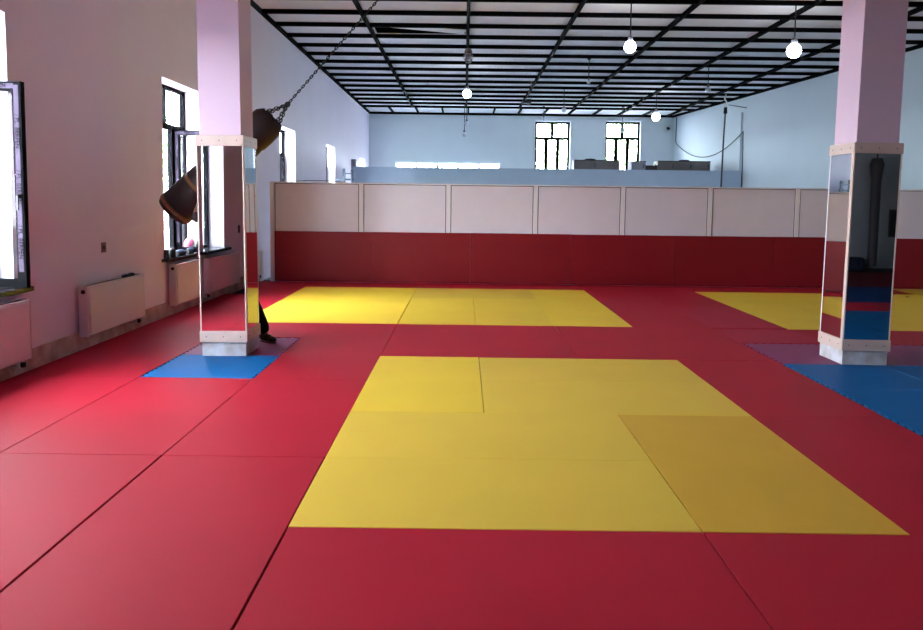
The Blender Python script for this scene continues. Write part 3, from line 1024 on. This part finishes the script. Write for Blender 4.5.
# things on the window sill beside the pillar
SZ = ZS + .006
t = thing('small_speaker', 'small black boxy device at near end of window sill', 'device', (LX - .02, 10.0, SZ))
obj('case', bevel(BX((LX - .1, LX + .02, 9.93, 10.06, SZ, SZ + .12)), .01, 2), 'black', t)
obj('front_grille', BX((LX - .09, LX + .01, 9.925, 9.93, SZ + .015, SZ + .1)), 'rad_dark', t)
t = thing('drink_can', 'short dark can standing beside black device on sill', 'can', (LX, 10.2, SZ))
bm = bmesh.new()
lathe(bm, [(0, 0), (.045, 0), (.05, .02), (.05, .1), (.04, .115), (0, .115)], 16, Matrix.Translation((LX - .0, 10.2, SZ)))
obj('can_body', bm, 'black', t)
bm = bmesh.new()
lathe(bm, [(0, .115), (.035, .115), (.03, .125), (0, .125)], 16, Matrix.Translation((LX - .0, 10.2, SZ)))
obj('lid', bm, 'steel', t)
def shoe_pair_item(y, lab, m):
    t = thing('sports_glove', lab, 'glove', (LX - .02, y, SZ), 'gloves on the window sill')
    bm = bmesh.new()
    ell(bm, (LX - .02, y, SZ + .042), (.055, .12, .042))
    ell(bm, (LX - .01, y + .09, SZ + .035), (.045, .07, .034))
    for v in bm.verts:
        v.co.z = max(v.co.z, SZ)
    obj('hand_part', bm, m, t)
    bm = bmesh.new()
    tube(bm, [(LX - .02, y - .13, SZ + .036), (LX - .02, y - .06, SZ + .04)], [.032, .036], 12)
    obj('cuff', bm, 'black', t)
shoe_pair_item(10.55, 'dark navy glove in the middle of window sill', 'navy')
shoe_pair_item(10.95, 'dark navy glove farther along the window sill', 'navy')
t = thing('pink_bundle', 'pink and black bundle behind open sash on window sill', 'bundle', (LX - .15, 11.45, SZ))
bm = bmesh.new()
ell(bm, (LX - .15, 11.3, SZ + .105), (.08, .1, .105))
obj('pink_cloth', bm, 'pink', t)
bm = bmesh.new()
ell(bm, (LX - .03, 11.3, SZ + .085), (.06, .08, .085))
obj('black_cloth', bm, 'black', t)

# ------------------------------------------------------------------ punching bag swung up behind the left pillar
BYY = 8.78
def atY(px, py, Y):
    d = F + Rr * (px - 461.5) / FPX - Ur * (py - CYP) / FPX
    q = d * (Y / d.y)
    return Vector((q.x, Y, HCAM + q.z))
top = atY(266.5, 123.5, BYY)
bot = atY(170.5, 213.5, BYY)
ring = atY(287.5, 104.5, BYY)
ax = (top - bot)
L = ax.length
axn = ax.normalized()
rot = axn.to_track_quat('Z', 'Y').to_matrix().to_4x4()
BM = Matrix.Translation(bot) @ rot
pb = thing('punching_bag', 'dark brown leather punching bag with tan bands, swung up behind left pillar', 'punching bag', bot)
r0 = .215
bm = bmesh.new()
prof = [(0, .0), (r0 * .6, .004), (r0 * .9, .03), (r0, .09)]
for k in range(1, 14):
    z = .09 + (L - .3) * k / 14
    prof.append((r0 * (1 - .13 * k / 14 + .012 * math.sin(k * 1.7)), z))
prof += [(r0 * .84, L - .2)]
prof += [(r0 * .8, L - .05), (0, L - .05)]
lathe(bm, prof, 32, BM)
obj('bag_body', bm, 'leather', pb)
for zb in (.1, .46):
    bm = bmesh.new()
    rr = r0 + .004 - (.008 if zb > .3 else 0)
    lathe(bm, [(rr - .02, zb - .027), (rr, zb - .024), (rr, zb + .024), (rr - .02, zb + .027)], 32, BM)
    obj('band', bm, 'tan', pb)
bm = bmesh.new()
rnd = random.Random(3)
lathe(bm, [(.17, L - .27), (.195, L - .24), (.2, L - .15), (.196, L - .04), (.19, L + .03), (.155, L + .09), (.13, L + .1), (.115, L + .07), (.11, L + .02), (0, L + .02)], 28, BM)
for v in bm.verts:
    v.co += axn * rnd.uniform(-.012, .012)
obj('folded_collar', bm, 'leather', pb)
def link_chain(bm, p, q, pitch, r, wire):
    p, q = Vector(p), Vector(q)
    d = q - p
    n = max(2, int(d.length / pitch))
    dn = d.normalized()
    s1 = dn.cross(Vector((0, 1, .3))).normalized()
    s2 = dn.cross(s1)
    for k in range(n):
        c = p + d * ((k + .5) / n)
        s = s1 if k % 2 else s2
        h = d.length / n * .68
        pts = []
        for a in range(9):
            th = 2 * PI * a / 8
            pts.append(c + dn * (h * math.cos(th)) + s * (r * math.sin(th)))
        tube(bm, pts, wire, 5, cap=False)
for k in range(4):
    a = PI / 4 + k * PI / 2
    rp_ = BM @ Vector((.125 * math.cos(a), .125 * math.sin(a), L + .085))
    bm = bmesh.new()
    link_chain(bm, rp_, ring, .036, .013, .0065)
    obj('hanger_chain', bm, 'chain', pb)
bm = bmesh.new()
e2 = atY(378, 0, BYY)
dirn = (e2 - ring).normalized()
anchor = ring + dirn * ((CH - .08 - ring.z) / dirn.z)
link_chain(bm, ring, anchor, .036, .012, .006)
obj('chain', bm, 'chain', pb)
bm = bmesh.new()
s = dirn.cross(Vector((0, 1, 0))).normalized()
tube(bm, [ring + .022 * (math.cos(2 * PI * k / 16) * dirn + math.sin(2 * PI * k / 16) * s) for k in range(17)], .012, 6)
obj('ring', bm, 'chain', pb)
bm = bmesh.new()
lathe(bm, [(0, .07), (.06, .07), (.06, .05), (.02, .04), (.02, -.01), (0, -.01)], 14, Matrix.Translation((anchor.x, anchor.y, CH - .085)))
obj('ceiling_hook', bm, 'chain', pb)

# ------------------------------------------------------------------ person hidden behind the left pillar
def skin_mesh(name, verts, edges, radii, m, parent, root=0, sub=2):
    me = bpy.data.meshes.new(name + '_cage')
    me.from_pydata([tuple(v) for v in verts], edges, [])
    o = bpy.data.objects.new(name + '_cage', me)
    COL.objects.link(o)
    sk = o.modifiers.new('skin', 'SKIN')
    sk.use_smooth_shade = True
    if not me.skin_vertices:
        me.attributes
    for i, r in enumerate(radii):
        me.skin_vertices[0].data[i].radius = (r, r) if not isinstance(r, tuple) else r
        me.skin_vertices[0].data[i].use_root = (i == root)
    ss = o.modifiers.new('sub', 'SUBSURF')
    ss.levels = sub
    ss.render_levels = sub
    bpy.context.view_layer.update()
    em = bpy.data.meshes.new_from_object(o.evaluated_get(bpy.context.evaluated_depsgraph_get()))
    bpy.data.objects.remove(o)
    em.name = name
    em.transform(Matrix.Translation(-world_loc(parent)))
    em.materials.clear()
    em.materials.append(M[m])
    for p in em.polygons:
        p.use_smooth = True
    r = bpy.data.objects.new(name, em)
    COL.objects.link(r)
    r.parent = parent
    return r

pr = thing('person', 'person in black trousers behind left pillar, one leg showing, steadying the punching bag', 'person', (-2.55, 8.3, 0))
V = Vector
J = {
    'pelvis': V((-2.53, 8.30, .86)), 'waist': V((-2.55, 8.30, 1.02)), 'chest': V((-2.58, 8.30, 1.22)), 'neck': V((-2.58, 8.28, 1.40)),
    'nk2': V((-2.575, 8.265, 1.46)), 'head': V((-2.57, 8.25, 1.52)), 'crown': V((-2.57, 8.25, 1.62)),
    'shL': V((-2.43, 8.23, 1.34)), 'elL': V((-2.42, 8.17, 1.09)), 'wrL': V((-2.52, 8.10, .90)), 'haL': V((-2.545, 8.095, .85)),
    'shR': V((-2.74, 8.36, 1.35)), 'elR': V((-2.97, 8.36, 1.33)), 'wrR': V((-2.90, 8.40, 1.56)), 'haR': V((-2.885, 8.415, 1.63)),
    'hiL': V((-2.45, 8.26, .80)), 'knL': V((-2.30, 8.22, .45)), 'anL': V((-2.165, 8.28, .085)),
    'hiR': V((-2.63, 8.34, .80)), 'knR': V((-2.63, 8.28, .43)), 'anR': V((-2.64, 8.36, .085)),
}
def chain_mesh(name, spec, m):
    """spec: list of (key, radius, parent_key)"""
    idx = {}
    vs, es, rs = [], [], []
    for k, r, par in spec:
        idx[k] = len(vs)
        vs.append(J[k]); rs.append(r)
        if par is not None:
            es.append((idx[par], idx[k]))
    return skin_mesh(name, vs, es, rs, m, pr)
def mid(a, b, t):
    return J[a] * (1 - t) + J[b] * t
J['faL'] = mid('elL', 'wrL', .3); J['faR'] = mid('elR', 'wrR', .3)
J['caL'] = mid('knL', 'anL', .3); J['caR'] = mid('knR', 'anR', .3)
J['thL'] = mid('hiL', 'knL', .45); J['thR'] = mid('hiR', 'knR', .45)
J['slL'] = mid('shL', 'elL', .75); J['slR'] = mid('shR', 'elR', .98)
J['s2R'] = mid('elR', 'wrR', .45)
body_spec = [('pelvis', (.15, .11), None), ('waist', (.13, .1), 'pelvis'), ('chest', (.15, .11), 'waist'), ('neck', .06, 'chest'), ('nk2', .052, 'neck'), ('head', (.07, .085), 'nk2'), ('crown', (.062, .075), 'head'),
             ('shL', .055, 'chest'), ('elL', .04, 'shL'), ('faL', .038, 'elL'), ('wrL', .026, 'faL'), ('haL', (.035, .016), 'wrL'),
             ('shR', .055, 'chest'), ('elR', .04, 'shR'), ('faR', .038, 'elR'), ('wrR', .026, 'faR'), ('haR', (.035, .016), 'wrR'),
             ('hiL', .085, 'pelvis'), ('thL', .07, 'hiL'), ('knL', .05, 'thL'), ('caL', .05, 'knL'), ('anL', .032, 'caL'),
             ('hiR', .085, 'pelvis'), ('thR', .07, 'hiR'), ('knR', .05, 'thR'), ('caR', .05, 'knR'), ('anR', .032, 'caR')]
body = chain_mesh('body', body_spec, 'skin')
# fingers joined to the body mesh
def fingers(hand, wrist, palm_dir, tag_):
    d = (J[hand] - J[wrist]).normalized()
    side = d.cross(palm_dir).normalized()
    bm = bmesh.new()
    for k, (ln, off) in enumerate(((.062, -.026), (.074, -.009), (.07, .009), (.056, .025))):
        b = J[hand] + side * off + d * .012
        tube(bm, [b - d * .02, b + d * ln * .45 + palm_dir * .004, b + d * ln * .8 + palm_dir * .016, b + d * ln + palm_dir * .032], [.0095, .009, .008, .006], 8)
    b = J[wrist] + d * .03 - side * .02
    tube(bm, [b, b - side * .028 + d * .025, b - side * .036 + d * .055 + palm_dir * .012], [.012, .0105, .008], 8)
    me = body.data
    bm2 = bmesh.new()
    bm2.from_mesh(me)
    tmp = bpy.data.meshes.new('tmp')
    bmesh.ops.translate(bm, verts=bm.verts[:], vec=-world_loc(pr))
    bm.to_mesh(tmp)
    bm.free()
    bm2.from_mesh(tmp)
    bm2.to_mesh(me)
    bm2.free()
    bpy.data.meshes.remove(tmp)
fingers('haR', 'wrR', V((.2, .3, .9)).normalized(), 'R')
fingers('haL', 'wrL', V((-.3, .9, 0)).normalized(), 'L')
# shirt and trousers over the body
shirt = [('waist', (.148, .118), None), ('chest', (.165, .125), 'waist'), ('neck', .066, 'chest'), ('shL', .068, 'chest'), ('slL', .056, 'shL'), ('shR', .068, 'chest'), ('elR', .06, 'shR'), ('s2R', .05, 'elR')]
J['hem'] = V((-2.53, 8.30, .84))
shirt.append(('hem', (.16, .125), 'waist'))
chain_mesh('shirt', shirt, 'shirt')
tr = [('pelvis', (.155, .118), None), ('hiL', .1, 'pelvis'), ('thL', .088, 'hiL'), ('knL', .075, 'thL'), ('caL', .078, 'knL'), ('anL', .068, 'caL'),
      ('hiR', .1, 'pelvis'), ('thR', .088, 'hiR'), ('knR', .068, 'thR'), ('caR', .066, 'knR'), ('anR', .058, 'caR')]
chain_mesh('trousers', tr, 'trousers')
def shoe(a, dirv):
    dirv = V(dirv).normalized()
    side = V((-dirv.y, dirv.x, 0))
    bm = bmesh.new()
    for (f, zz, rr) in ((0, .055, (.045, .042, .05)), (.07, .045, (.07, .045, .042)), (.14, .035, (.06, .046, .033))):
        mt = Matrix(((dirv.x, side.x, 0, 0), (dirv.y, side.y, 0, 0), (0, 0, 1, 0), (0, 0, 0, 1)))
        c = V((a.x, a.y, 0)) + dirv * f + V((0, 0, zz + .006))
        ell(bm, c, rr, mt)
    for v in bm.verts:
        v.co.z = max(v.co.z, .012)
    s = obj('shoe', bm, 'shoe', pr)
    bm = bmesh.new()
    mt = Matrix(((dirv.x, side.x, 0, a.x), (dirv.y, side.y, 0, a.y), (0, 0, 1, 0), (0, 0, 0, 1)))
    poly = []
    for k in range(20):
        th = 2 * PI * k / 20
        xx = .075 + .128 * math.cos(th)
        yy = (.045 if math.cos(th) > -.2 else .04) * math.sin(th)
        p = mt @ V((xx, yy, 0))
        poly.append((p.x, p.y))
    prism(bm, poly, .001, .018)
    obj('sole', bm, 'sole', s)
shoe(J['anL'] - V((.03, 0, 0)), (.82, -.57, 0))
shoe(J['anR'], (.3, -.95, 0))
# head details: face towards the viewer's right
hc = J['head'] + V((0, 0, .04))
fd = V((.6, -.8, 0)).normalized()
sd = V((-fd.y, fd.x, 0))
MH = Matrix(((fd.x, sd.x, 0, hc.x), (fd.y, sd.y, 0, hc.y), (0, 0, 1, hc.z), (0, 0, 0, 1)))
bm = bmesh.new()
ell(bm, (0, 0, .015), (.098, .083, .115), None, 20, 14)
ell(bm, (.095, 0, -.012), (.018, .012, .022), None, 10, 8)
for s_ in (-1, 1):
    ell(bm, (-.005, s_ * .084, -.005), (.02, .01, .03), None, 10, 8)
for v in bm.verts:
    v.co = MH @ v.co
bm2 = bmesh.new()
bm2.from_mesh(body.data)
bmesh.ops.translate(bm, verts=bm.verts[:], vec=-world_loc(pr))
tmp = bpy.data.meshes.new('tmp')
bm.to_mesh(tmp); bm.free()
bm2.from_mesh(tmp); bm2.to_mesh(body.data); bm2.free()
bpy.data.meshes.remove(tmp)
for p in body.data.polygons:
    p.use_smooth = True
for s_ in (-1, 1):
    bm = bmesh.new()
    ell(bm, (.084, s_ * .031, .018), (.012, .013, .009), None, 10, 8)
    for v in bm.verts:
        v.co = MH @ v.co
    e = obj('eye', bm, 'eye', pr)
    bm = bmesh.new()
    ell(bm, (.0945, s_ * .031, .018), (.003, .006, .006), None, 8, 6)
    for v in bm.verts:
        v.co = MH @ v.co
    obj('iris', bm, 'hair', e)
bm = bmesh.new()
ell(bm, (.085, 0, -.05), (.01, .026, .009), None, 10, 8)
for v in bm.verts:
    v.co = MH @ v.co
obj('mouth', bm, 'lips', pr)
bm = bmesh.new()
ell(bm, (-.012, 0, .035), (.1, .09, .108), None, 20, 14)
bmesh.ops.delete(bm, geom=[v for v in bm.verts if v.co.z < .06 - max(0, -v.co.x) * 1.1], context='VERTS')
for v in bm.verts:
    v.co = MH @ v.co
hr = obj('hair', bm, 'hair', pr)
so = hr.modifiers.new('thick', 'SOLIDIFY')
so.thickness = .01

# ------------------------------------------------------------------ dark gear along the rear wall (in the right pillar's mirror)
hb = thing('heavy_bag', 'tall black bag hanging by rear wall, reflected in right pillar mirror', 'punching bag', (10.3, FY + .45, 1.0))
bm = bmesh.new()
lathe(bm, [(0, .05), (.1, .05), (.11, .1), (.12, 2.2), (.17, 2.6), (.12, 2.75), (0, 2.75)], 20, Matrix.Translation((10.3, FY + .45, 0)))
obj('bag_body', bm, 'rad_dark', hb)
bm = bmesh.new()
tube(bm, [(10.3, FY + .45, 2.74), (10.3, FY + .45, CH)], .02, 6)
obj('chain', bm, 'chain', hb)
bd = thing('notice_board', 'black board on rear wall, reflected at edge of right pillar mirror', 'board', (10.95, FY, 1.1))
obj('board', bevel(BX((10.94, 11.54, FY, FY + .03, .8, 1.45)), .005, 1), 'black', bd)
obj('board_frame', BX((10.91, 10.94, FY, FY + .04, .77, 1.48), (11.54, 11.57, FY, FY + .04, .77, 1.48), (10.94, 11.54, FY, FY + .04, .77, .8), (10.94, 11.54, FY, FY + .04, 1.45, 1.48)), 'rad_dark', bd)
for k in range(3):
    xx = 8.2 + k * .75
    t = thing('sports_bag', 'dark sports bag on floor by rear wall, %s from left in mirror' % ORD[2 - k], 'bag', (xx, FY + .5, -.04), 'bags by the rear wall')
    bm = BX((xx - .32, xx + .32, FY + .3, FY + .65, -.04, .28))
    bevel(bm, .06, 3)
    obj('bag_body', bm, 'navy', t)
    bm = bmesh.new()
    tube(bm, [(xx - .15, FY + .66, .1), (xx - .13, FY + .69, .24), (xx + .13, FY + .69, .24), (xx + .15, FY + .66, .1)], .012, 6)
    obj('strap', bm, 'black', t)
hk = thing('coat_hooks', 'row of dark coat hooks on rear wall, in right pillar mirror', 'hooks', (9.95, FY, 1.2))
obj('backboard', BX((9.7, 9.78, FY, FY + .015, .8, 1.55)), 'rad_dark', hk)
for k in range(4):
    obj('hook', BX((9.78, 9.95, FY + .01, FY + .04, .85 + k * .2, .88 + k * .2)), 'black', hk)

# ------------------------------------------------------------------ outside
struct('ground', BX((-60, LX - WT - .01, -40, 80, -.65, -.6), (LX - WT, 60, BY + .32, 90, -.65, -.6)), 'ground')
def tree(x, y, h, cr, label, seed):
    t = thing('tree', label, 'tree', (x, y, -.6), 'trees outside the windows')
    rn = random.Random(seed)
    bm = bmesh.new()
    tube(bm, [(x, y, -.6), (x + .05, y, h * .3), (x + .1, y + .05, h * .7)], [.16, .12, .06], 10)
    for k in range(6):
        a = rn.uniform(0, 2 * PI)
        z = h * (.35 + .06 * k)
        tube(bm, [(x + .05, y, z), (x + cr * .5 * math.cos(a), y + cr * .5 * math.sin(a), z + cr * .35)], [.05, .02], 6)
    obj('trunk', bm, 'bark', t)
    bm = bmesh.new()
    for k in range(2600):
        while True:
            p = V((rn.uniform(-1, 1), rn.uniform(-1, 1), rn.uniform(-1, 1)))
            if .25 < p.length < 1:
                break
        c = V((x, y, h * .62)) + V((p.x * cr, p.y * cr, p.z * h * .42))
        n = V((rn.uniform(-1, 1), rn.uniform(-1, 1), rn.uniform(-.3, 1))).normalized()
        u = n.orthogonal().normalized()
        w_ = n.cross(u)
        s_ = rn.uniform(.07, .13)
        vs = [bm.verts.new(c + u * s_ * a_ + w_ * s_ * .55 * b_) for a_, b_ in ((-1, 0), (0, -1), (1, 0), (0, 1))]
        bm.faces.new(vs)
    obj('leaves', bm, 'leaf', t)
tree(-9.2, 18.4, 4.2, 1.5, 'leafy tree outside the window beside left pillar', 1)
tree(-8.2, 24.5, 4.6, 1.7, 'leafy tree outside the windows far along left wall', 2)
tree(4.0, 39, 7.4, 2.1, 'leafy tree outside the left back window', 3)
tree(8.6, 42, 6.2, 1.6, 'pale leafy tree outside the right back window', 4)

# ------------------------------------------------------------------ daylight
wd = bpy.data.worlds.new('sky')
SC.world = wd
wd.use_nodes = True
nt = wd.node_tree
bg = nt.nodes['Background']
bg.inputs[0].default_value = (0.81, 0.88, 1.0, 1)
bg.inputs[1].default_value = 72.0
sun = bpy.data.lights.new('sun', 'SUN')
sun.energy = 1150.0
sun.angle = math.radians(2)
sun.color = (0.95, 0.96, 1.0)
so_ = bpy.data.objects.new('sun', sun)
so_.rotation_euler = (math.radians(32), math.radians(14), 0)
COL.objects.link(so_)

def portal(name, loc, rot, sx, sz):
    l = bpy.data.lights.new(name, 'AREA')
    l.shape = 'RECTANGLE'
    l.size, l.size_y = sx, sz
    l.cycles.is_portal = True
    o = bpy.data.objects.new(name, l)
    o.location = loc
    o.rotation_euler = rot
    COL.objects.link(o)
for a, b in LEFTW:
    portal('daylight_portal', (LX - WT - .02, (a + b) / 2, (ZS + ZT) / 2), (0, -PI / 2, 0), ZT - ZS, b - a)
for a, b, z0, z1 in BACKW:
    portal('daylight_portal', ((a + b) / 2, BY + .32, (z0 + z1) / 2), (-PI / 2, 0, 0), b - a, z1 - z0)
portal('daylight_portal', ((STRIP[0] + STRIP[1]) / 2, BY + .32, (STRIP[2] + STRIP[3]) / 2), (-PI / 2, 0, 0), STRIP[1] - STRIP[0], STRIP[3] - STRIP[2])

# ------------------------------------------------------------------ colour management / sampling
vs = SC.view_settings
vs.view_transform = 'Standard'
vs.look = 'None'
vs.gamma = 1.0
vs.use_curve_mapping = False
vs.exposure = 0.12
SC.cycles.use_denoising = True
SC.cycles.max_bounces = 12
SC.cycles.diffuse_bounces = 8
SC.cycles.glossy_bounces = 5
SC.cycles.transparent_max_bounces = 12
SC.cycles.caustics_reflective = False
SC.cycles.sample_clamp_indirect = 8.0
